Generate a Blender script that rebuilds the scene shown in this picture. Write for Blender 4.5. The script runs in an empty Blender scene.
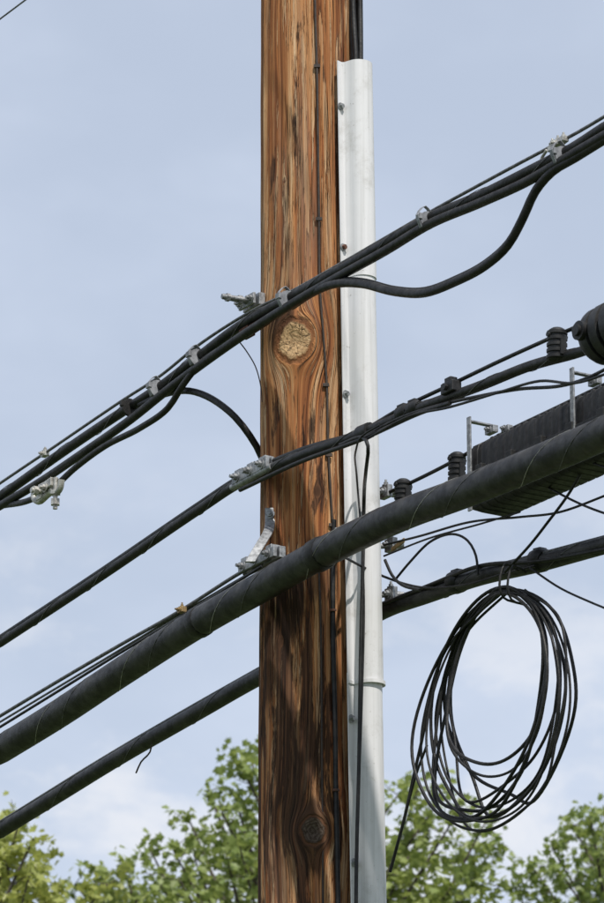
import bpy, math, random
import numpy as np
from mathutils import Vector, Matrix
random.seed(3); rng=np.random.default_rng(5)
S=bpy.context.scene
# ------------------------------------------------------------------ camera (surveyed viewpoint)
CAM=Vector((-0.027,-14.0,1.6)); PITCH=math.radians(18.0); F=4288.0
fw=Vector((0,math.cos(PITCH),math.sin(PITCH))); upv=Vector((0,-math.sin(PITCH),math.cos(PITCH)))
K=1.6                       # the line runs along d=(1,-K,0): towards the viewer on the right
PX=0.00343                  # metres per photo pixel at the pole
L=math.sqrt(1+K*K); D=Vector((1,-K,0))/L; N=Vector((-K,-1,0))/L; Z=Vector((0,0,1))
def W(u,v,y0,k=K):
    """world point on the vertical plane y = y0 - k x seen at bearing (u,v)"""
    r=fw+Vector((1,0,0))*((u-302)/F)+upv*((451.5-v)/F)
    t=(y0-CAM.y-k*CAM.x)/(r.y+k*r.x)
    return CAM+r*t
PR=0.1715
def onpole(u,v,off=0.0):
    y=-0.15
    for _ in range(12):
        p=W(u,v,y,0); x=max(-PR*.99,min(PR*.99,p.x)); y=-math.sqrt((PR+off)**2-x*x)
    return W(u,v,y,0)
cam=bpy.data.cameras.new('camera'); co=bpy.data.objects.new('camera',cam); S.collection.objects.link(co)
co.location=CAM; co.rotation_euler=(math.radians(90)+PITCH,0,0)
cam.sensor_fit='VERTICAL'; cam.sensor_height=24; cam.lens=24*F/903; cam.clip_end=3000; cam.clip_start=.1
cam.dof.use_dof=True; cam.dof.focus_distance=14.6; cam.dof.aperture_fstop=6.3
S.camera=co
S.view_settings.view_transform='Standard'; S.view_settings.look='None'; S.view_settings.exposure=0
# ------------------------------------------------------------------ node helpers
class NT:
    def __init__(s,name):
        s.m=bpy.data.materials.new(name); s.m.use_nodes=True; s.t=s.m.node_tree; s.t.nodes.clear()
        s.out=s.n('ShaderNodeOutputMaterial'); s.b=s.n('ShaderNodeBsdfPrincipled'); s.l(s.b.outputs[0],s.out.inputs[0])
    def n(s,t): return s.t.nodes.new(t)
    def l(s,a,b): s.t.links.new(a,b)
    def put(s,sock,v):
        if isinstance(v,bpy.types.NodeSocket): s.l(v,sock)
        elif v is not None:
            sock.default_value=v
    def m_(s,op,a,b=None,c=None,clamp=False):
        x=s.n('ShaderNodeMath'); x.operation=op; x.use_clamp=clamp
        s.put(x.inputs[0],a); s.put(x.inputs[1],b); s.put(x.inputs[2],c); return x.outputs[0]
    def comb(s,x,y,z):
        c=s.n('ShaderNodeCombineXYZ'); s.put(c.inputs[0],x); s.put(c.inputs[1],y); s.put(c.inputs[2],z); return c.outputs[0]
    def noise(s,vec,scale=1,detail=4,rough=.55,dist=0):
        x=s.n('ShaderNodeTexNoise'); s.put(x.inputs['Vector'],vec); x.inputs['Scale'].default_value=scale
        x.inputs['Detail'].default_value=detail; x.inputs['Roughness'].default_value=rough; x.inputs['Distortion'].default_value=dist
        return x.outputs['Fac']
    def mr(s,v,a,b,c=0,d=1,smooth=True):
        x=s.n('ShaderNodeMapRange'); x.interpolation_type='SMOOTHSTEP' if smooth else 'LINEAR'
        s.put(x.inputs[0],v); x.inputs[1].default_value=a; x.inputs[2].default_value=b; x.inputs[3].default_value=c; x.inputs[4].default_value=d
        return x.outputs[0]
    def mix(s,f,a,b,bt='MIX'):
        x=s.n('ShaderNodeMix'); x.data_type='RGBA'; x.blend_type=bt
        s.put(x.inputs[0],f)
        for i,v in((6,a),(7,b)):
            s.put(x.inputs[i],v if isinstance(v,bpy.types.NodeSocket) else (*v,1))
        return x.outputs[2]
    def bump(s,h,st=.4,dist=.01):
        x=s.n('ShaderNodeBump'); x.inputs['Strength'].default_value=st; x.inputs['Distance'].default_value=dist; s.l(h,x.inputs['Height']); s.l(x.outputs[0],s.b.inputs['Normal'])
    def obj(s): return s.n('ShaderNodeTexCoord').outputs['Object']
def simple(name,c1,c2,rough,metal=0,scale=30,bump=0,r2=None,spec=.5):
    t=NT(name); o=t.obj(); f=t.noise(o,scale,5,.6); f2=t.mr(f,.35,.68)
    t.l(t.mix(f2,c1,c2),t.b.inputs['Base Color']); t.b.inputs['Metallic'].default_value=metal
    t.b.inputs['Specular IOR Level'].default_value=spec
    t.l(t.mr(t.noise(o,scale*2.3,3),.3,.7,rough,(r2 or rough+.15)),t.b.inputs['Roughness'])
    if bump: t.bump(t.noise(o,scale*4,4),bump,.004)
    return t.m
M_black=simple('black_polyethylene',(.006,.006,.006),(.022,.021,.020),.42,scale=22,bump=.3,spec=.36)
M_black2=simple('weathered_cable_sheath',(.010,.010,.011),(.042,.041,.040),.42,scale=16,bump=.35,spec=.42)
M_rub=simple('black_rubber',(.008,.008,.009),(.02,.02,.02),.45,scale=25,bump=.2,spec=.4)
M_steel=simple('galvanized_steel',(.36,.37,.38),(.17,.175,.18),.42,metal=.5,scale=60,bump=.25)
M_strand=simple('steel_strand',(.09,.09,.09),(.19,.19,.19),.5,metal=.5,scale=60)
M_alu=simple('cast_aluminium',(.55,.54,.50),(.28,.27,.25),.4,metal=.5,scale=50,bump=.25)
M_tie=simple('grey_cable_tie',(.25,.26,.28),(.13,.135,.15),.5,scale=40)
M_brass=simple('brass_bolt',(.38,.27,.13),(.2,.14,.07),.45,metal=.5,scale=60)
M_dark=simple('dark_wire',(.025,.017,.013),(.05,.033,.022),.6,scale=40)
M_rust=simple('rusty_bracket',(.13,.05,.03),(.05,.028,.02),.7,scale=30,bump=.3)
def pvc():
    t=NT('white_pvc'); o=t.obj(); sp=t.n('ShaderNodeSeparateXYZ'); t.l(o,sp.inputs[0])
    st=t.noise(t.comb(t.m_('MULTIPLY',sp.outputs[0],60),t.m_('MULTIPLY',sp.outputs[1],60),t.m_('MULTIPLY',sp.outputs[2],1.2)),1,5,.6)
    c=t.mix(t.mr(st,.42,.75),(.66,.66,.67),(.52,.52,.52))
    c=t.mix(t.m_('MULTIPLY',t.mr(t.noise(o,9,7,.75),.50,.72),.6),c,(.43,.42,.40))
    c=t.mix(t.m_('MULTIPLY',t.mr(t.noise(o,40,4,.7),.64,.74),.6),c,(.25,.23,.2))
    t.l(c,t.b.inputs['Base Color']); t.b.inputs['Roughness'].default_value=.6; t.b.inputs['Specular IOR Level'].default_value=.3
    t.bump(t.noise(o,7,3),.15,.01); return t.m
M_pvc=pvc()
# ------------------------------------------------------------------ pole wood
KN1=W(295,341,-.16,0); KN2=W(313,832,-.16,0)
def arc(p): return math.asin(max(-1,min(1,p.x/PR)))*PR
knots=[(arc(KN1),KN1.z,.062),(arc(KN2),KN2.z,.040)]
for u,v,r in((284,178,.006),(318,492,.010),(281,640,.009)):
    p=W(u,v,-.16,0); knots.append((arc(p),p.z,r))
def wood():
    t=NT('weathered_pole_wood'); sp=t.n('ShaderNodeSeparateXYZ'); t.l(t.obj(),sp.inputs[0]); x,y,z=sp.outputs
    s=t.m_('MULTIPLY',t.m_('ARCTAN2',x,t.m_('MULTIPLY',y,-1)),PR)
    wob=t.m_('MULTIPLY',t.m_('SUBTRACT',t.noise(t.comb(t.m_('MULTIPLY',s,4),t.m_('MULTIPLY',z,.8),0),1,3,.5),.5),.045)
    sp_=t.m_('ADD',s,wob); rings=None; inside=None; edge=None; spots=None
    for i,(ks,kz,R) in enumerate(knots):
        dx=t.m_('SUBTRACT',s,ks); dz=t.m_('MULTIPLY',t.m_('SUBTRACT',z,kz),.84 if i<2 else .5)
        d2=t.m_('ADD',t.m_('MULTIPLY',dx,dx),t.m_('MULTIPLY',dz,dz))
        R1=R*1.12
        q=t.m_('DIVIDE',R1*R1,t.m_('MAXIMUM',d2,R1*R1))
        sp_=t.m_('SUBTRACT',sp_,t.m_('MULTIPLY',dx,q))
        d=t.m_('DIVIDE',t.m_('SQRT',d2),R)
        nd=t.m_('ADD',d,t.m_('MULTIPLY',t.m_('SUBTRACT',t.noise(t.comb(t.m_('MULTIPLY',dx,22),t.m_('MULTIPLY',dz,22),i*3.1),1,5,.65),.5),.75))
        if i<2:
            ins=t.mr(nd,.80,.95,1,0); ed=t.mr(t.m_('ABSOLUTE',t.m_('SUBTRACT',nd,1.02)),.02,.22,1,0)
            rg=t.m_('MULTIPLY',nd,ins)
            inside=ins if inside is None else t.m_('MAXIMUM',inside,ins)
            edge=ed if edge is None else t.m_('MAXIMUM',edge,ed)
            rings=rg if rings is None else t.m_('ADD',rings,rg)
            ang=t.m_('ARCTAN2',dx,dz); ck=t.noise(t.comb(t.m_('MULTIPLY',ang,2.2),t.m_('MULTIPLY',d,.8),i*5.),1,3,.5)
            ck=t.m_('MULTIPLY',t.mr(t.m_('ABSOLUTE',t.m_('SUBTRACT',ck,.5)),0,.015,1,0),ins)
            rad=ck if i==0 else t.m_('MAXIMUM',rad,ck)
        else:
            q=t.mr(nd,.5,1.15,1,0); spots=q if spots is None else t.m_('MAXIMUM',spots,q)
    def g(a,b,o=0,det=5,ro=.6,dist=0): return t.noise(t.comb(t.m_('MULTIPLY',sp_,a),t.m_('MULTIPLY',z,b),o),1,det,ro,dist)
    broad=g(22,.5,0,7,.62,.1); fine=g(380,3,3,4,.6); mid=g(100,.9,6,5,.65); patch=g(14,.8,9,7,.62,.15); peel=g(28,1.15,14,8,.64,.2); peel2=g(50,1.8,71,8,.64,.2)
    crack=g(62,.55,20,3,.5); stain=g(17,1.7,25,8,.66,.25); fl=g(60,4.5,31,6,.65,.2); grey=g(11,.8,47,7,.68,.15)
    r=t.n('ShaderNodeValToRGB'); e=r.color_ramp
    e.elements[0].position=.20; e.elements[0].color=(.085,.032,.016,1)
    e.elements[1].position=.80; e.elements[1].color=(.74,.52,.31,1)
    for p,c in((.34,(.23,.082,.032)),(.46,(.40,.160,.058)),(.58,(.57,.275,.115)),(.70,(.68,.41,.21))):
        q=e.elements.new(p); q.color=(*c,1)
    mixv=t.m_('ADD',t.m_('MULTIPLY',broad,.64),t.m_('MULTIPLY',mid,.36)); mixv=t.mr(mixv,.30,.70,.02,.92,False)
    t.l(mixv,r.inputs[0]); c=r.outputs[0]
    pe=t.mr(peel,.535,.550); lip=t.mr(t.m_('ABSOLUTE',t.m_('SUBTRACT',peel,.532)),0,.009,1,0)
    pe2=t.mr(peel2,.575,.590); lip2=t.mr(t.m_('ABSOLUTE',t.m_('SUBTRACT',peel2,.572)),0,.008,1,0)
    c=t.mix(t.m_('MULTIPLY',t.mr(patch,.53,.59),.75),c,t.mix(t.mr(mid,.4,.6),(.17,.060,.028),(.36,.125,.046)))
    c=t.mix(t.m_('MULTIPLY',pe,.68),c,t.mix(t.mr(mid,.40,.60),(.73,.49,.28),(.53,.25,.10)))
    c=t.mix(t.m_('MULTIPLY',pe2,.68),c,t.mix(t.mr(fl,.4,.6),(.76,.57,.36),(.57,.32,.15)))
    c=t.mix(t.m_('MULTIPLY',t.m_('MAXIMUM',lip,lip2),.6),c,(.07,.028,.015))
    c=t.mix(t.m_('MULTIPLY',t.mr(grey,.50,.66),.38),c,(.33,.26,.20))
    c=t.mix(t.mr(fine,.36,.64,.48,0),c,(.12,.050,.024))
    za,zb_=W(300,640,-.17,0).z,W(300,565,-.17,0).z
    zl=t.mr(z,za,zb_,.105,0)
    rightf=t.mr(s,.02,.12,0,-.08)       # the sheltered side beside the guard stays cleaner
    st=t.mr(t.m_('ADD',t.m_('ADD',stain,zl),rightf),.575,.618)
    c=t.mix(t.m_('MULTIPLY',st,.90),c,t.mix(t.mr(mid,.42,.60),(.018,.012,.010),(.11,.055,.032)))
    for (u,v,hh,st_) in((282,322,.11,.85),(272,492,.10,.5),(292,602,.17,.97),(275,650,.20,.8),(320,570,.10,.6),(300,740,.18,.75),(292,800,.18,.65),(312,834,.12,.8),(285,870,.12,.6)):
        p=onpole(u,v); ks=arc(p)
        a=t.m_('DIVIDE',t.m_('SUBTRACT',s,ks),.07); b=t.m_('DIVIDE',t.m_('SUBTRACT',z,p.z),hh)
        dd=t.m_('ADD',t.m_('ADD',t.m_('MULTIPLY',a,a),t.m_('MULTIPLY',b,b)),t.m_('MULTIPLY',t.m_('SUBTRACT',t.m_('ADD',t.m_('MULTIPLY',stain,.4),t.m_('MULTIPLY',peel2,.6)),.5),10.0))
        c=t.mix(t.mr(dd,.2,1.2,st_,0),c,(.035,.020,.014))
    cr=t.mr(t.m_('ABSOLUTE',t.m_('SUBTRACT',crack,.5)),.0,.013,1,0); cr=t.m_('MULTIPLY',cr,t.mr(t.noise(t.comb(t.m_('MULTIPLY',sp_,10),t.m_('MULTIPLY',z,1.0),40),1,3),.42,.50))
    c=t.mix(t.m_('MULTIPLY',cr,.93),c,(.016,.010,.008))
    rw=t.m_('SINE',t.m_('ADD',t.m_('MULTIPLY',rings,26),t.m_('MULTIPLY',t.noise(t.comb(t.m_('MULTIPLY',s,45),t.m_('MULTIPLY',z,45),3),1,5),16)))
    kc=t.mix(t.mr(rw,-1,1,0,.6),(.52,.36,.20),(.36,.22,.11)); kc=t.mix(t.mr(t.noise(t.comb(t.m_('MULTIPLY',s,75),t.m_('MULTIPLY',z,75),3),1,6,.7),.48,.62,0,.55),kc,(.24,.15,.08))
    low=t.mr(z,KN2.z,KN2.z+.3,1,0); kc=t.mix(t.m_('MULTIPLY',low,.95),kc,t.mix(t.mr(rw,-1,1),(.070,.056,.048),(.035,.026,.022)))
    kc=t.mix(t.m_('MULTIPLY',rad,.7),kc,(.06,.035,.022))
    c=t.mix(inside,c,kc); c=t.mix(t.m_('MULTIPLY',edge,.65),c,(.10,.046,.024)); c=t.mix(t.m_('MULTIPLY',spots,.8),c,(.06,.03,.018))
    t.l(c,t.b.inputs['Base Color']); t.l(t.mr(mid,.3,.7,.85,.98),t.b.inputs['Roughness']); t.b.inputs['Specular IOR Level'].default_value=.15
    h=t.m_('ADD',t.m_('MULTIPLY',fine,.35),t.m_('MULTIPLY',mid,.9)); h=t.m_('SUBTRACT',h,t.m_('MULTIPLY',cr,1.9)); h=t.m_('ADD',h,t.m_('MULTIPLY',t.m_('MAXIMUM',pe,pe2),-.5))
    h=t.m_('ADD',h,t.m_('MULTIPLY',t.m_('MULTIPLY',rw,inside),.10)); h=t.m_('SUBTRACT',h,t.m_('MULTIPLY',edge,.8)); h=t.m_('SUBTRACT',h,t.m_('MULTIPLY',rad,.8))
    t.bump(h,.95,.007); return t.m
M_wood=wood()
# ------------------------------------------------------------------ mesh builder
def frame(d):
    d=d.normalized(); a=Z if abs(d.z)<.9 else Vector((1,0,0)); x=d.cross(a).normalized(); return x,x.cross(d).normalized(),d
class MB:
    def __init__(s): s.v=[];s.f=[];s.mi=[];s.sm=[];s.mats=[]
    def mid(s,m):
        if m not in s.mats: s.mats.append(m)
        return s.mats.index(m)
    def add(s,v,f,m,sm):
        o=len(s.v); s.v+= [tuple(p) for p in v]; i=s.mid(m)
        for q in f: s.f.append([o+a for a in q]); s.mi.append(i); s.sm.append(sm)
    def tube(s,pts,r,m,n=12,cap=True):
        pts=[Vector(p) for p in pts]; T=[]
        for i in range(len(pts)):
            a=pts[max(0,i-1)]; b=pts[min(len(pts)-1,i+1)]; T.append((b-a).normalized())
        x,_,_=frame(T[0]); V=[]; 
        for i,p in enumerate(pts):
            x=(x-T[i]*x.dot(T[i])).normalized(); y=T[i].cross(x); rr=r[i] if isinstance(r,(list,tuple)) else r
            for j in range(n):
                a=2*math.pi*j/n; V.append(p+(x*math.cos(a)+y*math.sin(a))*rr)
        Fc=[]
        for i in range(len(pts)-1):
            for j in range(n):
                k=(j+1)%n; Fc.append((i*n+j,i*n+k,(i+1)*n+k,(i+1)*n+j))
        s.add(V,Fc,m,True)
        if cap:
            s.add(V[:n],[tuple(reversed(range(n)))],m,False); s.add(V[-n:],[tuple(range(n))],m,False)
    def cyl(s,a,b,r,m,n=16): s.tube([a,b],r,m,n)
    def hexa(s,a,b,r,m):
        o=len(s.sm); s.tube([a,b],r,m,6)
        for i in range(o,len(s.sm)): s.sm[i]=False
    def box(s,c,ax,ay,az,hx,hy,hz,m):
        V=[c+ax*hx*i+ay*hy*j+az*hz*k for i in(-1,1) for j in(-1,1) for k in(-1,1)]
        s.add(V,[(0,1,3,2),(4,6,7,5),(0,4,5,1),(2,3,7,6),(0,2,6,4),(1,5,7,3)],m,False)
    def strip(s,pts,wdir,w,th,m):
        """flat bent strap"""
        pts=[Vector(p) for p in pts]; V=[]
        for i,p in enumerate(pts):
            a=pts[max(0,i-1)]; b=pts[min(len(pts)-1,i+1)]; t=(b-a).normalized(); nn=t.cross(wdir).normalized()
            V+=[p+wdir*w/2+nn*th/2,p-wdir*w/2+nn*th/2,p-wdir*w/2-nn*th/2,p+wdir*w/2-nn*th/2]
        Fc=[(0,1,2,3)]+[(i*4+j,(i+1)*4+j,(i+1)*4+(j+1)%4,i*4+(j+1)%4) for i in range(len(pts)-1) for j in range(4)]
        e=(len(pts)-1)*4; Fc.append((e+3,e+2,e+1,e)); s.add(V,Fc,m,False)
    def bolt(s,p,d,m,r=.014,h=.012,shank=.02):
        d=d.normalized(); s.cyl(p,p+d*.003,r*1.5,m); s.hexa(p+d*.003,p+d*(.003+h),r,m); s.cyl(p+d*(.003+h),p+d*(.003+h+shank),r*.5,m,10)
    def build(s,name,parent=None,bevel=0):
        me=bpy.data.meshes.new(name); me.from_pydata(s.v,[],s.f); 
        for m in s.mats: me.materials.append(m)
        me.polygons.foreach_set('material_index',s.mi); me.polygons.foreach_set('use_smooth',s.sm); me.update()
        o=bpy.data.objects.new(name,me); S.collection.objects.link(o)
        if parent: o.parent=parent
        if bevel:
            b=o.modifiers.new('bevel','BEVEL'); b.width=bevel; b.segments=2; b.limit_method='ANGLE'; b.angle_limit=math.radians(50)
        return o
def empty(name):
    o=bpy.data.objects.new(name,None); S.collection.objects.link(o); return o
def cr(pts,step=.03):
    """Catmull-Rom through points"""
    P=[Vector(p) for p in pts]; P=[P[0]*2-P[1]]+P+[P[-1]*2-P[-2]]; out=[]
    for i in range(1,len(P)-2):
        p0,p1,p2,p3=P[i-1:i+3]; 
        t0=0;t1=t0+max(1e-5,(p1-p0).length)**.5;t2=t1+max(1e-5,(p2-p1).length)**.5;t3=t2+max(1e-5,(p3-p2).length)**.5
        n=max(2,min(60,int((p2-p1).length/step)))
        for k in range(n):
            t=t1+(t2-t1)*k/n
            A1=p0*((t1-t)/(t1-t0))+p1*((t-t0)/(t1-t0));A2=p1*((t2-t)/(t2-t1))+p2*((t-t1)/(t2-t1));A3=p2*((t3-t)/(t3-t2))+p3*((t-t2)/(t3-t2))
            B1=A1*((t2-t)/(t2-t0))+A2*((t-t0)/(t2-t0));B2=A2*((t3-t)/(t3-t1))+A3*((t-t1)/(t3-t1))
            out.append(B1*((t2-t)/(t2-t1))+B2*((t-t1)/(t2-t1)))
    out.append(P[-2]); return out
def pt(q,y0):
    if len(q)==2: return W(q[0],q[1],y0)
    if len(q)==3: return W(q[0],q[1],q[2])
    return W(q[0],q[1],q[2],q[3])
XL,XR=-18.5,18.5
def line(pts,y0,left=False,right=False,step=.03):
    p=[pt(q,y0) for q in pts]
    c=cr(p,step)
    if left:
        a=c[0]; b=Vector((XL,y0-K*XL,a.z+.25)); c=[b.lerp(a,t)-Z*(.5*4*t*(1-t)*.3) for t in np.linspace(0,1,30)[:-1]]+c
    if right:
        a=c[-1]; b=Vector((XR,y0-K*XR,a.z+.2)); c=c+[a.lerp(b,t)-Z*(.5*4*t*(1-t)*.3) for t in np.linspace(0,1,30)[1:]]
    return c
def near(c): return [p for p in c if abs(p.x)<1.6]
def lash(mb,c,r,pitch,rw,m,ph=0):
    """lashing wire wound around a cable"""
    c=near(c); acc=0; out=[]; prev=c[0]; 
    fine=[]
    for i in range(len(c)-1):
        n=max(1,int((c[i+1]-c[i]).length/(pitch/14)))
        fine+=[c[i].lerp(c[i+1],k/n) for k in range(n)]
    for i,p in enumerate(fine):
        acc+=(p-prev).length; prev=p
        t=(fine[min(i+1,len(fine)-1)]-fine[max(i-1,0)]).normalized(); x,y,_=frame(t); a=ph+acc/pitch*2*math.pi
        out.append(p+(x*math.cos(a)+y*math.sin(a))*(r+rw*.6))
    mb.tube(out,rw,m,5)
def tie(mb,p,t,r,w,m):
    """band clipped round the bundle with a buckle"""
    t=t.normalized(); mb.cyl(p-t*w/2,p+t*w/2,r,m,18)
    mb.box(p+N*(r)+Z*r*.3,t,N,Z,w*.7,.006,.010,m)
def at(c,u):
    """point on a cable seen at bearing u, with tangent"""
    best=min(range(1,len(c)-1),key=lambda i:abs(((c[i]-CAM).x/((c[i]-CAM).dot(fw)))*F+302-u))
    return c[best],(c[best+1]-c[best-1]).normalized()
# ------------------------------------------------------------------ utility pole
def shaft(name,loc,hi,fullres):
    na=160; zs=list(np.linspace(0,4.2,15)[:-1])+(list(np.linspace(4.2,8.4,420)) if fullres else list(np.linspace(4.2,8.4,10)))+list(np.linspace(8.4,hi,12)[1:])
    V=[];Fc=[]
    A=np.linspace(0,2*math.pi,na,endpoint=False)
    for z in zs:
        tr=PR*(1+(6.1-z)*.006)
        for a in A:
            r=tr+.0018*math.sin(a*3+z*.7)+.0014*math.sin(a*7+1+z*1.3)+.0011*math.sin(a*17+z*2.1)+.0008*math.sin(a*31+z*1.7)+.0009*math.sin(z*5.3+a*2)*math.sin(z*11+a)
            s=(a if a<math.pi else a-2*math.pi)*PR
            for i,(ks,kz,R) in enumerate(knots[:2]):
                dd=math.hypot(s-ks,(z-kz)*.86)/R
                if dd<2.6: r+=.012*math.exp(-((dd-.9)/.75)**2)-(.006*math.exp(-(dd/.6)**2))
            V.append((r*math.sin(a),-r*math.cos(a),z))
    for i in range(len(zs)-1):
        for j in range(na):
            k=(j+1)%na; Fc.append((i*na+j,i*na+k,(i+1)*na+k,(i+1)*na+j))
    Fc.append(tuple(range((len(zs)-1)*na,len(zs)*na)))
    b=MB(); b.add(V,Fc,M_wood,True); o=b.build(name); o.location=loc; return o
pole=empty('utility_pole'); sh=shaft('shaft',(0,0,0),11.0,True); sh.parent=pole
for i,sx in enumerate((XL,XR)):
    e=empty('utility_pole'); o=shaft('shaft',(0,0,0),11.0,False); o.parent=e; e.location=(sx,-K*sx,0)
    b=MB(); 
    for h in(5.0,5.6,6.0,6.6): b.box(Vector((0,0,h)),N,D,Z,.30,.03,.04,M_steel)
    o=b.build('bracket',e,.003)
b=MB()
def polewire(pts,r,m,off=.004,step=.04):
    P=[onpole(u,v,off) for u,v in pts]; 
    P=[P[0]+Z*(2.5)]+P if pts[0][1]<=0 else P
    if pts[-1][1]>=900: P=P+[Vector((P[-1].x,P[-1].y,.02))]
    c=cr(P,step); b.tube(c,r,m,8); return c
polewire([(315,-5),(317,66),(318,140),(319,215),(320,290),(323,330),(327,390),(328,440),(331,500),(333,532)],.0042,M_dark)
for u,v in((317,66),(319,219),(326,385),(329,455),(332,525)):
    p=onpole(u,v,.006); b.box(p,Vector((1,0,0)),Vector((0,1,0)),Z,.011,.004,.006,M_dark)
polewire([(334,520),(333,560),(333,640),(335,720),(336,800),(338,905)],.0085,M_black,.009)
polewire([(319,570),(321,640),(322,760),(323,905)],.0035,M_dark)
polewire([(349,700),(350,800),(352,905)],.004,M_dark)
for u,v in((333,610),(336,790)):
    p=onpole(u,v,.018); b.box(p,Vector((1,0,0)),Vector((0,1,0)),Z,.012,.003,.004,M_rust)
b.build('ground_wire',pole,.001)
# ------------------------------------------------------------------ white cable guard (U-guard)
g=empty('cable_guard'); th=math.radians(50); tn=Vector((math.sin(th),-math.cos(th),0)); tt=Vector((math.cos(th),math.sin(th),0))
ztop=W(354,64,-.15,0).z; zbot=W(369,903,-.15,0).z; zj=W(365,684,-.15,0).z; zk=W(360,279,-.15,0).z
def gc(z):
    f=(ztop-z)/(ztop-zbot); f=min(f,1.15); return Vector((.142,-.122,0))+Vector((1,-.15,0))*(.040*f)
def guard(z0,z1,grow,name):
    prof=[(-.075,0),(-.0745,.004),(-.054,.004)]
    r=.046+grow; dep=.036
    prof+=[(-r-.001,.010)]
    for i in range(0,25):
        a=math.pi*i/24; prof.append((-r*math.cos(a),dep+r*math.sin(a)*.98+grow))
    prof+=[(r+.001,.010),(.054,.004),(.0745,.004),(.075,0)]
    inner=[(x*.93,max(0.0005,y-.004)) for x,y in reversed(prof[1:-1])]
    pr=prof+inner; n=len(pr); zz=list(np.linspace(z0,z1,40)); V=[]
    for z in zz:
        c=gc(z); c=Vector((c.x,c.y,z))
        for x,y in pr: V.append(c+tt*x+tn*(y+grow))
    Fc=[(i*n+j,i*n+(j+1)%n,(i+1)*n+(j+1)%n,(i+1)*n+j) for i in range(39) for j in range(n)]
    b=MB(); b.add(V,Fc,M_pvc,True)
    e=39*n; Fe=[(e+j,e+j+1,e+n-2-j,e+n-1-j) for j in range(n//2-1)]; b.add(V,Fe,M_pvc,False)
    b.add(V,[tuple(a-e for a in q[::-1]) for q in Fe],M_pvc,False)
    o=b.build(name,g); 
    m=o.modifiers.new('es','EDGE_SPLIT'); m.split_angle=math.radians(40)
guard(zk,ztop,.0016,'upper_section'); guard(zj,zk+.03,.0002,'middle_section'); guard(.05,zj+.03,-.0016,'lower_section')
# collar band at the lower joint
guard(zj-.006,zj+.006,.0028,'joint_lip')
b=MB()
for v in(105,246,393,545,718,862):
    u=341+(v-105)*.0195; 
    z=W(u,v,-.19,0).z; c=gc(z); p=Vector((c.x,c.y,z))-tt*.0655+tn*.006
    for q in(p,p+tt*.131):
        b.cyl(q,q+tn*.003,.014,M_steel,14); b.hexa(q+tn*.003,q+tn*.013,.0088,M_rust if v in(246,545) else M_steel)
b.build('screws',g)
b=MB(); c0=gc(ztop)
for dx,dy,r in((.012,.016,.012),(.030,.03,.012),(.036,-.002,.010),(.020,-.012,.010)):
    cc=Vector((c0.x,c0.y,0))
    P=[cc+Vector((dx-.01,dy,ztop-.6)),cc+Vector((dx,dy,ztop)),cc+Vector((dx-.005+.006*math.sin(dx*900),dy+.02,ztop+.25)),cc+Vector((dx-.006,dy+.02,ztop+.8)),cc+Vector((dx-.004,dy+.02,ztop+2.4))]
    b.tube(cr(P,.05),r,M_black,10)
b.build('riser_cable')
# ------------------------------------------------------------------ overhead cable groups
def cab(items):
    b=MB(); cs=[]
    for it in items:
        c=line(it[0],it[1],it[4],it[5]); b.tube(c,it[2]*PX,it[3],14); cs.append(c)
    return b,cs
# high wire that clips the top left corner of the view
b,cs=cab([([(-60,62),(-20,34),(0,19),(24,1),(60,-26),(200,-125)],-.6,1.0,M_strand,True,True)])
b.build('overhead_wire')
main=[(0,497),(60,454),(110,420),(160,387),(200,356),(240,326),(290,298),(340,270),(380,247),(430,218),(480,196),(530,171),(570,150),(604,128)]
low=[(0,506),(40,482),(80,455),(130,420),(165,392),(205,362),(245,334),(292,304),(340,276),(385,251),(430,224),(480,203),(530,180),(570,156),(604,136)]
b,cs=cab([(main,-.44,5.2,M_black,True,True),(low,-.48,4.6,M_black,True,True)]); TOP=cs[0]
lash(b,cs[0],5.6*PX,.45,.0012,M_strand)
b.build('overhead_cable')
b,cs=cab([([(-10,490),(30,463),(45,453),(120,402),(160,376),(200,344),(250,312),(292,291),(340,264),(430,212),(470,190),(520,163),(556,144),(580,131),(612,112)],-.42,1.6,M_strand,True,True)])
b.build('messenger_strand')
b,cs=cab([([(0,506,-.44),(30,500,-.5),(55,486,-.5),(75,468,-.5),(105,446,-.5),(140,428,-.5),(168,408,-.5),(183,385,-.5),(200,364,-.47),(240,338,-.46),(290,306,-.46)],-.5,3.4,M_black,True,False)])
b.build('service_cable')
b,cs=cab([([(140,405,-.44),(165,394,-.44),(190,391,-.44),(212,399,-.40),(235,417,-.33),(250,436,-.24),(262,458,-.14),(270,500,-.10)],0,3.6,M_black,False,False)])
b.build('service_cable')
br=[(292,306,-.46),(310,294,-.47),(335,284,-.50),(362,284,-.50),(395,292,-.50),(425,293,-.50),(455,282,-.50),(485,266,-.50),(508,245,-.50),(523,218,-.50),(535,192,-.49),(552,172,-.48),(575,158,-.47),(604,140,-.47)]
b,cs=cab([(br,-.5,4.2,M_black,False,True),([(u,v-3.5,y+.03) for u,v,y in br],-.5,2.6,M_black,False,True)])
b.build('service_cable')
b=MB(); b.tube(cr([W(u,v,-.42) for u,v in((238,340),(247,352),(256,368),(261,388),(262,402))],.01),.0022,M_dark,6); b.build('tie_wire')
b=MB()
for u in(160,198,291,428,567):
    p,t=at(TOP,u); r=.034 if u not in(428,567) else .030
    tie(b,p-Z*.012+N*.012,t,r,.017,M_tie)
    b.strip(cr([p+Z*.02,p+Z*.036+N*.02,p+N*.050,p-Z*.040+N*.035],.015),t,.015,.003,M_tie)
p,t=at(TOP,134); tie(b,p-Z*.012+N*.012,t,.034,.010,M_black)
b.build('cable_strap',None,.0015)
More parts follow.
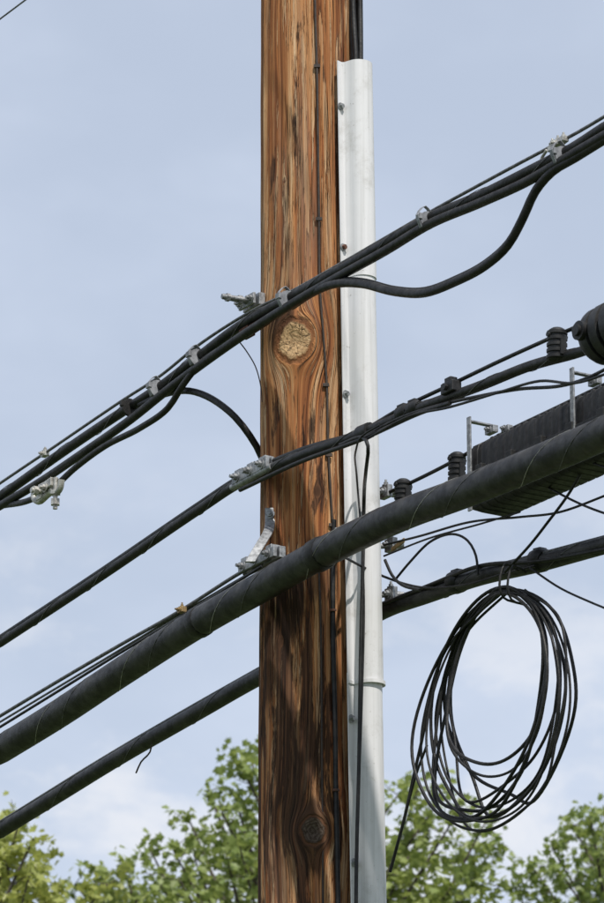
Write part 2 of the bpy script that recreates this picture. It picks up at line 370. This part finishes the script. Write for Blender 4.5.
# --- middle cable
mid=[(0,643),(100,577),(200,509),(240,483),(300,456),(360,434),(420,408),(480,386),(530,366),(580,352),(612,340)]
b,cs=cab([(mid,-.42,4.8,M_black,True,True),([(u,v-5) if u<330 else (u,v-1) for u,v in mid],-.40,3.3,M_black,True,False)]); MID=cs[0]
lash(b,cs[0],5*PX,.4,.0012,M_strand)
b.build('overhead_cable')
b,cs=cab([([(330,444),(362,431),(400,409),(450,385),(500,361),(560,334),(612,312)],-.41,1.9,M_black,False,True)])
b.build('messenger_strand')
b,cs=cab([([(362,438),(400,418),(440,405),(480,396),(520,389),(560,386),(585,379),(612,366)],-.45,1.6,M_black,False,True),
             ([(365,440),(410,416),(450,407),(500,392),(540,381),(575,383),(612,372)],-.47,1.3,M_black,False,True),
             ([(240,490),(300,462),(360,440),(420,413),(450,403)],-.46,2.2,M_black,False,False)])
b.build('drop_wire')
b=MB()
for pts,r in(([(340,445,-.45),(362,437,-.47),(368,446,-.5),(366,470,-.40),(364,500,-.22,0),(363,560,-.215,0),(361,640,-.215,0),(359,760,-.215,0),(356,905,-.215,0)],.0065),
             ([(380,425,-.47),(362,436,-.49),(356,450,-.40),(357,480,-.22,0),(361,530,-.22,0),(364,600,-.215,0),(362,700,-.215,0),(358,820,-.215,0),(357,905,-.22,0)],.0035)):
    P=[pt(q,0) for q in pts]; P.append(Vector((P[-1].x,P[-1].y,.05))); b.tube(cr(P,.03),r,M_black,8)
p,t=at(MID,364); b.tube([p-t*.03,p+t*.03],.026,M_rub,12)
b.build('drop_cable')
# --- thick cable
thick=[(0,750),(60,713),(120,673),(200,622),(260,588),(330,549),(400,516),(470,490),(540,461),(580,444),(612,430)]
b,cs=cab([(thick,-.50,15.0,M_black2,True,True)]); TH=cs[0]
lash(b,TH,15*PX-.0004,.62,.0011,M_strand); lash(b,TH,15*PX-.0004,.62,.0009,M_alu,2.0)
for u,w,gr in((322,.030,.005),(200,.02,.003)):
    p,t=at(TH,u); b.tube([p-t*w,p-t*w*.7,p+t*w*.7,p+t*w],[15*PX+.001,15*PX+gr,15*PX+gr,15*PX+.001],M_black,24)
b.build('trunk_cable')
b,cs=cab([([(0,716),(60,680),(120,645),(180,611),(240,573),(262,562)],-.46,1.9,M_strand,True,False),([(0,727),(60,690),(120,653),(180,617),(240,580),(262,566)],-.50,1.5,M_black,True,False),
   ([(0,722),(90,668),(180,614),(262,566)],-.44,1.2,M_strand,True,False)])
b.build('messenger_strand')
b=MB(); p=W(182,610,-.5); b.box(p,D,N,Z,.016,.010,.010,M_brass); b.bolt(p+N*.010,N,M_brass,.007,.007,.008); b.bolt(p+Z*.010,Z,M_brass,.006,.006,.008)
b.build('lashing_clamp',None,.0015)
# --- rear cable
rearL=[(0,831),(60,794),(120,757),(200,711),(258,678),(320,648),(383,611),(430,594),(480,577),(540,563),(580,552),(612,543)]
b,cs=cab([(rearL,.44,8.5,M_black2,True,True)]); RE=cs[0]
lash(b,RE,8.5*PX,.55,.0012,M_strand)
b.build('overhead_cable')
b,cs=cab([([(0,822),(120,748),(258,669),(320,635),(388,601),(430,586),(480,570),(540,554),(612,535)],.42,1.8,M_strand,True,True),
   ([(383,604),(430,585),(480,566),(540,561),(612,548)],.38,2.0,M_black,False,True)])
b.build('messenger_strand')
b=MB(); b.tube(cr([W(u,v,.40) for u,v in((152,742),(150,752),(141,762),(136,773))],.02),.0035,M_dark,6); b.build('tie_wire')
b,cs=cab([([(378,497),(410,483),(450,463),(500,435),(560,406),(612,381)],.40,1.9,M_black,False,True)]); CS=cs[0]
b.build('messenger_strand')
b=MB()
for pts,y0,r in(
 ([(342,556,-.2),(365,568,.1),(385,577,.3),(405,584),(430,588),(470,584),(500,575),(535,566)],.36,1.3),
 ([(395,580),(410,562),(430,542),(452,534),(468,541),(476,556),(478,575)],.36,1.3),
 ([(384,545),(420,536),(470,522),(520,517),(560,512),(612,493)],.34,1.2),
 ([(384,556),(430,538),(480,524),(520,512)],.30,1.0),
 ([(505,572),(530,545),(548,522),(566,498),(580,475),(598,440)],.30,1.4),
 ([(535,480),(560,494),(585,506),(612,516)],.30,1.2),
 ([(530,568),(560,588),(590,602),(612,611)],.34,1.1),
 ([(385,560),(392,575),(402,585),(420,590)],.30,1.6),
 ([(560,452),(590,462),(612,470)],.25,1.0),
 ):
    b.tube(cr([pt(q,y0) for q in pts],.02),r*PX,M_black,7)
for q0,q1 in(((612,493),.34),((612,516),.30),((612,611),.34)):
    a=W(q0[0],q0[1],q1); b.tube([a,a+D*2+Z*.05,a+D*6+Z*.1],1.2*PX,M_black,6)
b.build('drop_wire')
# --- coil of spare cable hung below the rear cable
b=MB(); cc=W(499,706,.33); 
def ring(rx,rz,cx,cz,tilt,off,n=80,seed=0):
    R=random.Random(seed); ph=R.random()*6; am=R.uniform(.006,.024); out=[]
    for i in range(n+1):
        a=2*math.pi*i/n; x=rx*math.cos(a); z=rz*math.sin(a)
        pin=max(0,math.sin(a))**3; x*=1-.10*pin
        x2=x*math.cos(tilt)-z*math.sin(tilt); z2=x*math.sin(tilt)+z*math.cos(tilt)
        fall=(1-math.sin(a))/2
        w=(am*math.sin(a*3+ph)+am*.5*math.sin(a*5+ph*2))*(.25+fall)
        out.append(cc+D*(cx*fall+x2+w)+Z*(cz+z2+w*.8)+N*(off*(.3+fall)+.014*math.sin(a*2+ph)))
    return out
for i in range(10):
    R=random.Random(i*7+1); fr=R.random()
    rx=.368-.085*fr+.010*R.uniform(-1,1); rz=.388-.078*fr*R.uniform(.2,1.7)
    cz=.362-rz+R.uniform(-.014,.014)
    b.tube(ring(rx,rz,R.uniform(-.09,.06),cz+.015,R.uniform(-.18,.08),R.uniform(-.05,.05),seed=i+20),R.choice((.0050,.0058,.0058,.0042)),M_black,8,False)
b.tube(cr([W(u,v,.30) for u,v in((431,690),(424,730),(414,775),(404,820),(396,850),(390,872))],.02),.0055,M_black,8)
b.tube(cr([W(u,v,.30) for u,v in((500,592),(446,650),(428,700),(421,745),(428,790),(452,822),(487,830),(520,812),(545,785),(556,740),(566,680),(560,620),(525,590))],.02),.0045,M_black,8)
b.tube(cr([W(u,v,.33) for u,v in((505,590),(470,625),(448,690),(450,745),(480,775),(515,768),(538,730),(546,670),(536,615),(515,590))],.02),.0045,M_black,8)
b.tube(cr([W(u,v,.34) for u,v in((512,588),(462,640),(436,712),(446,775),(476,806),(512,800),(540,770),(556,700),(557,640),(540,605),(520,590))],.02),.0045,M_black,8)
b.tube(cr([W(u,v,.30) for u,v in((427,745),(416,775),(406,812))],.02),.0045,M_black,8)
for u,v in((511,587),(519,589)):
    p=W(u,v,.30); b.tube(cr([p+Z*.06-N*.03,p+Z*.075+N*.02,p+N*.045,p-Z*.04+N*.03,p-Z*.05-N*.03],.02),.004,M_black,6)
b.build('cable_coil')
# ------------------------------------------------------------------ splice closure (black case)
def closure(name,c0,length,hh,hw,ribs,mat,straps):
    e=empty(name); b=MB()
    n=40
    def prof(sx,sz):
        out=[]
        for i in range(n):
            a=2*math.pi*i/n; ca,sa=math.cos(a),math.sin(a); q=(abs(ca)**7+abs(sa)**7)**(-1/7); out.append((ca*q*sx,sa*q*sz))
        return out
    st=[(0,.15),(0.0004,.70),(.008,.84),(.03,.90),(.05,.90),(.052,1.0),(.085,1.0),(.087,.975)]
    x=.095; step=(length-.2)/ribs
    for i in range(ribs):
        st+=[(x+step*.2,.975),(x+step*.25,.990),(x+step*.6,.990),(x+step*.65,.975)]; x+=step
    st+=[(length-.09,.975),(length-.088,1.0),(length-.04,1.0),(length-.038,.88),(length-.0004,.8),(length,.15)]
    V=[]; 
    for s,k in st:
        for px,pz in prof(hw*k,hh*k): V.append(c0+D*s+N*px+Z*pz)
    Fc=[(i*n+j,i*n+(j+1)%n,(i+1)*n+(j+1)%n,(i+1)*n+j) for i in range(len(st)-1) for j in range(n)]
    Fc+=[tuple(range(n)),tuple(range((len(st)-1)*n,len(st)*n))]
    b.add(V,Fc,mat,True); o=b.build('case',e); m=o.modifiers.new('es','EDGE_SPLIT'); m.split_angle=math.radians(35)
    b=MB(); b.box(c0+D*length/2,D,N,Z,length/2-.05,hw+.012,.008,mat)
    for i in range(7):
        b.box(c0+D*(.12+i*(length-.24)/6)+N*(hw+.01),D,N,Z,.018,.010,.022,mat)
    b.box(c0+D*length/2+Z*(hh+.004),D,N,Z,length/2-.06,.018,.010,mat)
    for i in range(30):
        b.box(c0+D*(.08+i*(length-.16)/29)+Z*(hh+.016)+N*.012,D,N,Z,.008,.012,.009,M_black2)
    for dz,r in((-.05,.028),(.03,.022),(-.005,.016)):
        b.tube([c0-D*.05+Z*dz+N*dz*.5,c0-D*.045+Z*dz+N*dz*.5,c0+D*.01+Z*dz+N*dz*.5],[r*.7,r,r],mat,16)
    b.build('seam_flange',e,.002)
    b=MB()
    for s in straps:
        p=c0+D*s; b.box(p+N*(hw*1.03+.01)+Z*.04,D,N,Z,.010,.003,hh+.045,M_steel)
        b.box(p+N*(hw*.5)+Z*(hh+.070),D,N,Z,.010,hw*.6,.003,M_steel); b.box(p+N*(hw*.1)+Z*(hh+.055),D,N,Z,.025,.010,.012,M_steel); b.bolt(p+N*(hw*.1+.010)+Z*(hh+.055),N,M_steel,.009,.009,.006)
    b.build('hanger_strap',e,.001)
    return e
p=W(484,485,.32); closure('splice_closure',p,1.25,.116,.085,24,M_rub,(.06,.64,1.15))
b=MB(); p=W(601,338,-.44)
def lathe(mb,p,ax,prof,m,n=28):
    mb.tube([p+ax*a for a,_ in prof],[r for _,r in prof],m,n)
prof=[(0,.02),(.001,.05),(.012,.074),(.03,.086),(.045,.090),(.07,.090),(.072,.080),(.085,.080),(.087,.092),(.125,.092),(.127,.080),(.14,.080),(.142,.092),(.18,.092),(.182,.084),(.25,.084),(.28,.06),(.282,.02)]
lathe(b,p-D*.03,D,prof,M_rub)
q=p+D*.02+N*.080; b.cyl(q,q+N*.02,.030,M_rub,20); b.cyl(q+N*.02,q+N*.03,.018,M_rub,16)
b.tube([p-D*.07,p-D*.02],.016,M_rub,14); b.box(p+D*.10+Z*.095,D,N,Z,.05,.015,.012,M_rub)
o=b.build('splice_closure'); m=o.modifiers.new('es','EDGE_SPLIT'); m.split_angle=math.radians(40)
# ------------------------------------------------------------------ ribbed cable spacers
def spacer(u,v,y0,h,r,n=5):
    b=MB(); p=W(u,v,y0); prof=[(-h/2-.001,.004),(-h/2,r*.8)]
    for i in range(n):
        z=-h/2+h*(i+.12)/n; prof+=[(z,r*.86),(z+h*.02,r),(z+h/n*.60,r),(z+h/n*.68,r*.86)]
    prof+=[(h/2,r*.8),(h/2+.006,r*.5),(h/2+.008,.004)]
    ax=(Z+D*.06).normalized(); lathe(b,p,ax,prof,M_rub,20)
    b.cyl(p+ax*h*.3-N*r*1.1,p+ax*h*.3+N*r*1.15,.008,M_rub,8)
    b.box(p+ax*(-.15*h)+D*r*.9,D,N,ax,.007,.010,h*.25,M_rub)
    o=b.build('cable_spacer'); m=o.modifiers.new('es','EDGE_SPLIT'); m.split_angle=math.radians(40)
spacer(557,345,-.45,.095,.032); spacer(457,468,.38,.095,.030); spacer(403,493,.38,.085,.030)
b=MB(); p=W(451,388,-.44); b.box(p,D,N,Z,.034,.018,.018,M_rub); b.box(p+Z*.024,D,N,Z,.018,.014,.010,M_rub); b.hexa(p+N*.018,p+N*.03,.012,M_rub); b.build('cable_spacer',None,.003)
b=MB()
for u,cs_ in((404,MID),(540,RE),(455,RE),(415,MID)):
    p,t=at(cs_,u); r=.035 if cs_ is RE else .020
    b.tube([p-t*.03+Z*.005,p-t*.02+Z*.008,p+t*.02+Z*.008,p+t*.03+Z*.005],[r*.9,r+.004,r+.004,r*.9],M_rub,16); b.box(p+Z*(r+.006),t,N,Z,.02,.014,.009,M_rub)
b.build('cable_clip',None,.002)
# ------------------------------------------------------------------ pole hardware
b=MB()
q=W(254,303,-.36)
b.cyl(Vector((-.04,.0,q.z)),q+N*.13,.009,M_steel,10)
for k in np.arange(.02,.125,.006): b.cyl(q+N*k,q+N*(k+.003),.0105,M_steel,10)
b.box(q,D,N,Z,.055,.012,.022,M_steel); b.box(q+N*.028,D,N,Z,.050,.005,.020,M_steel)
for s in(-.038,.038): b.bolt(q+D*s+N*.033,N,M_steel,.011,.01,.01)
b.hexa(q+N*.05,q+N*.066,.017,M_steel); b.hexa(q+N*.10,q+N*.113,.015,M_steel)
b.build('suspension_clamp',pole,.0015)
b=MB(); p=W(257,325,-.42); b.box(p,(D+Z*.06).normalized(),N,Z,.07,.012,.018,M_rust); b.box(W(247,331,-.42),D,N,Z,.03,.016,.022,M_rust); b.build('mounting_plate',pole,.002)
b=MB(); q=W(257,473,-.40); s_=(D+Z*.02).normalized()
b.box(q,s_,N,Z,.115,.012,.022,M_steel); b.box(q+N*.026+Z*.004,s_,N,Z,.112,.007,.020,M_steel)
b.tube([q-s_*.13-Z*.018+N*.02,q+s_*.13-Z*.018+N*.02],.012,M_steel,12)
for s in(-.08,0,.08):
    b.bolt(q+s_*s+N*.033+Z*.003,N,M_steel,.0125,.012,.012)
    b.box(q+s_*s+Z*.024+N*.012,s_,N,Z,.020,.018,.007,M_steel)
b.cyl(Vector((-.04,0,q.z)),q+N*.06,.009,M_steel,10)
b.build('suspension_clamp',pole,.002)
b=MB(); q=W(264,561,-.42)
b.box(q,s_,N,Z,.12,.012,.020,M_steel); b.box(q+N*.026,s_,N,Z,.115,.007,.018,M_steel)
for s in(-.085,-.01,.075): b.bolt(q+s_*s+N*.033,N,M_steel,.012,.011,.012); b.box(q+s_*s+Z*.024+N*.012,s_,N,Z,.018,.018,.007,M_steel)
b.cyl(Vector((-.04,0,q.z)),q+N*.06,.009,M_steel,10)
X=Vector((1,0,0))
S1=[onpole(270,508,.006),onpole(270,522,.010),W(268,532,-.20,0),W(262,542,-.25,0),W(256,552,-.28,0),W(250,562,-.31,0)]
b.strip(cr(S1,.01),X,.034,.007,M_steel); p=onpole(270,514,.01); b.bolt(p,Vector((-.2,-1,0)),M_steel,.011,.009,.006)
b.build('suspension_clamp',pole,.002)
b=MB()
for (u,v) in((386,492),(391,545),(391,594)):
    q=W(u,v,.40); b.cyl(Vector((.05,0,q.z)),q-N*.04+D*.02,.009,M_steel,10)
    b.box(q,D,N,Z,.026,.010,.022,M_steel); b.bolt(q+N*.010,N,M_steel,.011,.01,.01); b.bolt(q+Z*.022,Z,M_steel,.009,.009,.01); b.hexa(q-N*.02,q-N*.035,.015,M_steel)
q=W(398,545,.38); b.box(q,(D+Z*.2).normalized(),N,Z,.04,.003,.008,M_brass)
b.build('rear_bracket',pole,.0015)
b=MB(); p=W(336,536,-.40); b.box(p,D,N,Z,.022,.008,.009,M_steel); b.bolt(p+Z*.009,Z,M_steel,.008,.008,.008); b.bolt(p+N*.008,N,M_steel,.007,.008,.008)
b.build('lashing_clamp',None,.0015)
b=MB(); q=W(47,490,-.54)
b.box(q+Z*.01,(D+Z*.1).normalized(),N,Z,.06,.018,.016,M_alu); b.box(q-D*.03,(D*.3+Z).normalized(),N,D,.030,.016,.02,M_alu)
b.tube(cr([q-D*.09+Z*.03,q-D*.10,q-D*.06-Z*.028,q-Z*.02,q+D*.05-Z*.012],.01),.013,M_alu,10)
b.tube(cr([q+D*.02,q+D*.06-Z*.03,q+D*.10-Z*.02,q+D*.11+Z*.01],.01),.012,M_alu,10)
b.cyl(q+D*.065-Z*.09,q+D*.065+Z*.03,.009,M_alu,10); b.hexa(q+D*.065-Z*.075,q+D*.065-Z*.052,.018,M_alu); b.hexa(q+D*.065-Z*.035,q+D*.065-Z*.02,.020,M_alu)
b.cyl(q-D*.03,q-D*.03+N*.05,.010,M_alu,10); b.hexa(q-D*.03+N*.025,q-D*.03+N*.042,.018,M_alu); b.bolt(q+D*.02+N*.02,N,M_alu,.012,.01,.01)
b.build('grounding_clamp',None,.002)
b=MB(); q=W(45,454,-.42); b.box(q,D,N,Z,.018,.010,.010,M_alu); b.bolt(q+Z*.010,Z,M_alu,.008,.008,.006); b.bolt(q+N*.010,N,M_alu,.008,.008,.006); b.build('strand_clamp',None,.0015)
b=MB(); q=W(558,144,-.44); b.box(q,(D+Z*.15).normalized(),N,Z,.042,.012,.009,M_alu)
for s in(-.03,.0,.03): b.bolt(q+D*s+Z*.009,Z,M_alu,.0075,.008,.008)
b.bolt(q+N*.012,N,M_alu,.008,.007,.006)
b.tube(cr([q-D*.06,q-D*.09-Z*.02,q-D*.05-Z*.03,q],.01),.005,M_alu,8)
b.build('strand_clamp',None,.0015)
b=MB(); q=W(507,429,.36); b.box(q,D,N,Z,.020,.010,.010,M_steel); b.bolt(q+N*.010,N,M_steel,.008,.008,.006); b.build('strand_clamp',None,.0015)
# ------------------------------------------------------------------ trees
def leafmat(name,c1,c2,tr):
    t=NT(name); at_=t.n('ShaderNodeAttribute'); at_.attribute_name='tint'
    f=at_.outputs['Fac']; c=t.mix(f,c1,c2); t.l(c,t.b.inputs['Base Color']); t.b.inputs['Roughness'].default_value=.45
    t.b.inputs['Specular IOR Level'].default_value=.5
    tl=t.n('ShaderNodeBsdfTranslucent'); t.l(t.mix(.5,c,tr),tl.inputs[0]); mx=t.n('ShaderNodeMixShader'); mx.inputs[0].default_value=.42
    t.l(t.b.outputs[0],mx.inputs[1]); t.l(tl.outputs[0],mx.inputs[2]); t.l(mx.outputs[0],t.out.inputs[0]); return t.m
M_leaf=leafmat('maple_leaf',(.16,.225,.06),(.32,.37,.12),(.45,.52,.13))
M_leafy=leafmat('yellowing_leaf',(.23,.26,.06),(.38,.41,.11),(.50,.53,.12))
M_bark=simple('tree_bark',(.10,.085,.07),(.055,.045,.038),.9,scale=12,bump=.5)
def tree(name,base,tips,ncr,cz,rad,mat,seed,leaf=.085):
    R=random.Random(seed); e=empty(name); b=MB(); base=Vector(base)
    H=max(t.z for t in tips); top=Vector((base.x,base.y,H*.86))
    trunk=cr([base,base+Vector((.1,.05,H*.3)),base+Vector((-.06,.1,H*.6)),top],.4); b.tube(trunk,[.17*(1-.88*i/(len(trunk)-1))+.01 for i in range(len(trunk))],M_bark,10)
    def tr_at(z): return min(trunk,key=lambda p:abs(p.z-z))
    alltips=list(tips)
    for i in range(ncr):
        a=R.uniform(0,6.283); el=R.uniform(-.35,1.2); rr=rad*R.uniform(.6,1.0)
        alltips.append(Vector((base.x+rr*math.cos(a)*math.cos(el),base.y+rr*math.sin(a)*math.cos(el),cz+rr*1.05*math.sin(el))))
    L=[]
    for t in alltips:
        hd=math.hypot(t.x-base.x,t.y-base.y); o=tr_at(max(H*.25,min(H*.84,t.z-.5-hd*.9)))
        m=o.lerp(t,.5)+Vector((R.uniform(-.15,.15),R.uniform(-.15,.15),-.12*hd)); c=cr([o,m,t],.12); n=len(c)
        b.tube(c,[.026*(1-i/n)**.8+.004 for i in range(n)],M_bark,5)
        for i in range(int(n*.3),n):
            fr=i/n; loc=c[i]
            for _ in range(2 if fr<.9 else 3):
                ln=R.uniform(.18,.55)*(1.12-fr*.75); dv=Vector((R.gauss(0,1),R.gauss(0,1),R.gauss(.35,.6))).normalized()
                tip=loc+dv*ln; 
                if R.random()<.35: b.tube([loc,loc+dv*ln*.5-Z*.01,tip],[.005,.004,.002],M_bark,4,False)
                for k in range(R.randint(6,11)):
                    q=loc.lerp(tip,R.uniform(.2,1.08)); L.append(q+Vector((R.gauss(0,.045),R.gauss(0,.045),R.gauss(0,.04))))
    b.build('trunk_and_limbs',e)
    C=np.array([tuple(p) for p in L]); n=len(C); r=np.random.default_rng(seed)
    shp=np.array([(0,-.5,0),(.22,-.32,.05),(.55,-.12,.12),(.30,.05,.07),(.42,.34,.09),(.12,.25,.02),(0,.62,-.03),(-.12,.25,.02),(-.42,.34,.09),(-.30,.05,.07),(-.55,-.12,.12),(-.22,-.32,.05)])
    m=len(shp); nn=r.normal(size=(n,3)); nn[:,2]=np.abs(nn[:,2])*.9+.45; nn/=np.linalg.norm(nn,axis=1)[:,None]
    a=r.normal(size=(n,3)); a[:,2]-=.8; a-=nn*np.sum(a*nn,1)[:,None]; a/=np.linalg.norm(a,axis=1)[:,None]; c=np.cross(a,nn)
    sz=(leaf*r.uniform(.5,1.15,n))[:,None,None]
    V=C[:,None,:]+sz*(shp[None,:,0,None]*c[:,None,:]+shp[None,:,1,None]*a[:,None,:]+shp[None,:,2,None]*nn[:,None,:])
    me=bpy.data.meshes.new('foliage'); V=V.reshape(-1,3)
    me.vertices.add(n*m); me.vertices.foreach_set('co',V.ravel())
    h1=[0,1,2,3,4,5,6]; h2=[6,7,8,9,10,11,0]
    idx=(np.arange(n)[:,None,None]*m+np.array([h1,h2])[None]).reshape(-1)
    me.loops.add(len(idx)); me.loops.foreach_set('vertex_index',idx.astype(np.int32))
    me.polygons.add(n*2); me.polygons.foreach_set('loop_start',(np.arange(n*2)*7).astype(np.int32)); me.polygons.foreach_set('loop_total',np.full(n*2,7,np.int32))
    me.update(calc_edges=True); me.materials.append(mat)
    cl=(np.sin(C[:,0]*2.3)+np.sin(C[:,2]*3.1+1)+np.sin(C[:,1]*1.9+2))/6+.5
    tint=np.clip(.6*cl+.4*r.random(n),0,1); at_=me.attributes.new('tint','FLOAT','FACE'); at_.data.foreach_set('value',np.repeat(tint,2).astype(np.float32))
    o=bpy.data.objects.new('foliage',me); S.collection.objects.link(o); o.parent=e
    return n
def T(l,y):
    R=random.Random(9); return [W(u,v,y+R.uniform(-.9,.9),0) for u,v in l]
tot=0
mt=T([(75,884),(98,872),(122,868),(150,850),(172,848),(190,822),(208,790),(222,812),(240,764),(250,758),(262,752),(290,760),(330,765),(366,775),(398,795),(418,790),(440,800),(462,806),(488,818),(496,842),(430,830),(470,850),(410,840),(236,800),(225,850),(195,860),(245,835),(160,885),(130,892),(455,880),(500,885),(400,880),(180,880),(215,885),(100,898),(430,865),(480,870)],20)
x0=W(290,760,20,0).x; tot+=tree('maple_tree',(x0,20,0),mt,60,6.9,2.4,M_leaf,4)
lt=T([(2,832),(18,826),(34,838),(46,868),(28,880),(8,868),(-20,815),(-50,800),(-90,820),(56,893)],17)
x1=W(-70,800,17,0).x; tot+=tree('maple_tree',(x1,17,0),lt,60,7.0,1.9,M_leafy,12)
rt=T([(512,884),(532,866),(552,848),(572,826),(590,818),(604,812),(585,850),(560,872),(600,850),(545,890),(640,800),(680,790),(720,800),(760,830)],22)
x2=W(670,800,22,0).x; tot+=tree('maple_tree',(x2,22,0),rt,60,6.9,2.2,M_leaf,21)
print('leaves',tot)
# ------------------------------------------------------------------ ground
def gmat():
    t=NT('grass_ground'); o=t.obj(); c=t.mix(t.mr(t.noise(o,.15,5),.35,.65),(.05,.085,.02),(.09,.11,.035)); c=t.mix(t.mr(t.noise(o,6,6,.7),.45,.7),c,(.03,.05,.015))
    t.l(c,t.b.inputs['Base Color']); t.b.inputs['Roughness'].default_value=.95; t.bump(t.noise(o,14,5),.6,.05); return t.m
b=MB(); g_=np.linspace(-1500,1500,41); V=[Vector((x,y,0)) for y in g_ for x in g_]; b.add(V,[(j*41+i,j*41+i+1,(j+1)*41+i+1,(j+1)*41+i) for j in range(40) for i in range(40)],gmat(),True); b.build('ground')
# ------------------------------------------------------------------ light
SE=math.radians(54); SA=math.radians(162)   # azimuth clockwise from +Y
sd=Vector((math.sin(SA)*math.cos(SE),math.cos(SA)*math.cos(SE),math.sin(SE)))
sl=bpy.data.lights.new('sun','SUN'); sl.energy=4.3; sl.angle=math.radians(.9); sl.color=(1,.95,.88)
so=bpy.data.objects.new('sun',sl); S.collection.objects.link(so); so.rotation_euler=sd.to_track_quat('Z','Y').to_euler(); so.location=(0,-20,30)
w=bpy.data.worlds.new('World'); S.world=w; w.use_nodes=True; nt=w.node_tree; nt.nodes.clear()
class WT(NT):
    def __init__(s,t): s.t=t
t=WT(nt); out=t.n('ShaderNodeOutputWorld'); bg=t.n('ShaderNodeBackground'); t.l(bg.outputs[0],out.inputs[0]); bg.inputs[1].default_value=.1
sky=t.n('ShaderNodeTexSky'); sky.sky_type='NISHITA'; sky.sun_disc=False; sky.sun_elevation=SE; sky.sun_rotation=SA; sky.air_density=1.0; sky.dust_density=1.5; sky.ozone_density=1.0
gen=t.n('ShaderNodeTexCoord').outputs['Generated']; sp=t.n('ShaderNodeSeparateXYZ'); t.l(gen,sp.inputs[0])
vec=t.comb(sp.outputs[0],sp.outputs[1],t.m_('MULTIPLY',sp.outputs[2],1.7))
hz=t.noise(vec,6,5,.55); veil=t.mr(hz,.35,.65,.68,.92)
c=t.mix(veil,sky.outputs[0],(6.7,7.5,9.0))
cn=t.noise(vec,19,8,.60,.2); lowm=t.mr(sp.outputs[2],.33,.22,0,1)
cl=t.m_('MULTIPLY',t.mr(cn,.45,.64),lowm)
c=t.mix(t.m_('MULTIPLY',cl,.8),c,(8.6,8.8,9.3))
t.l(c,bg.inputs[0])
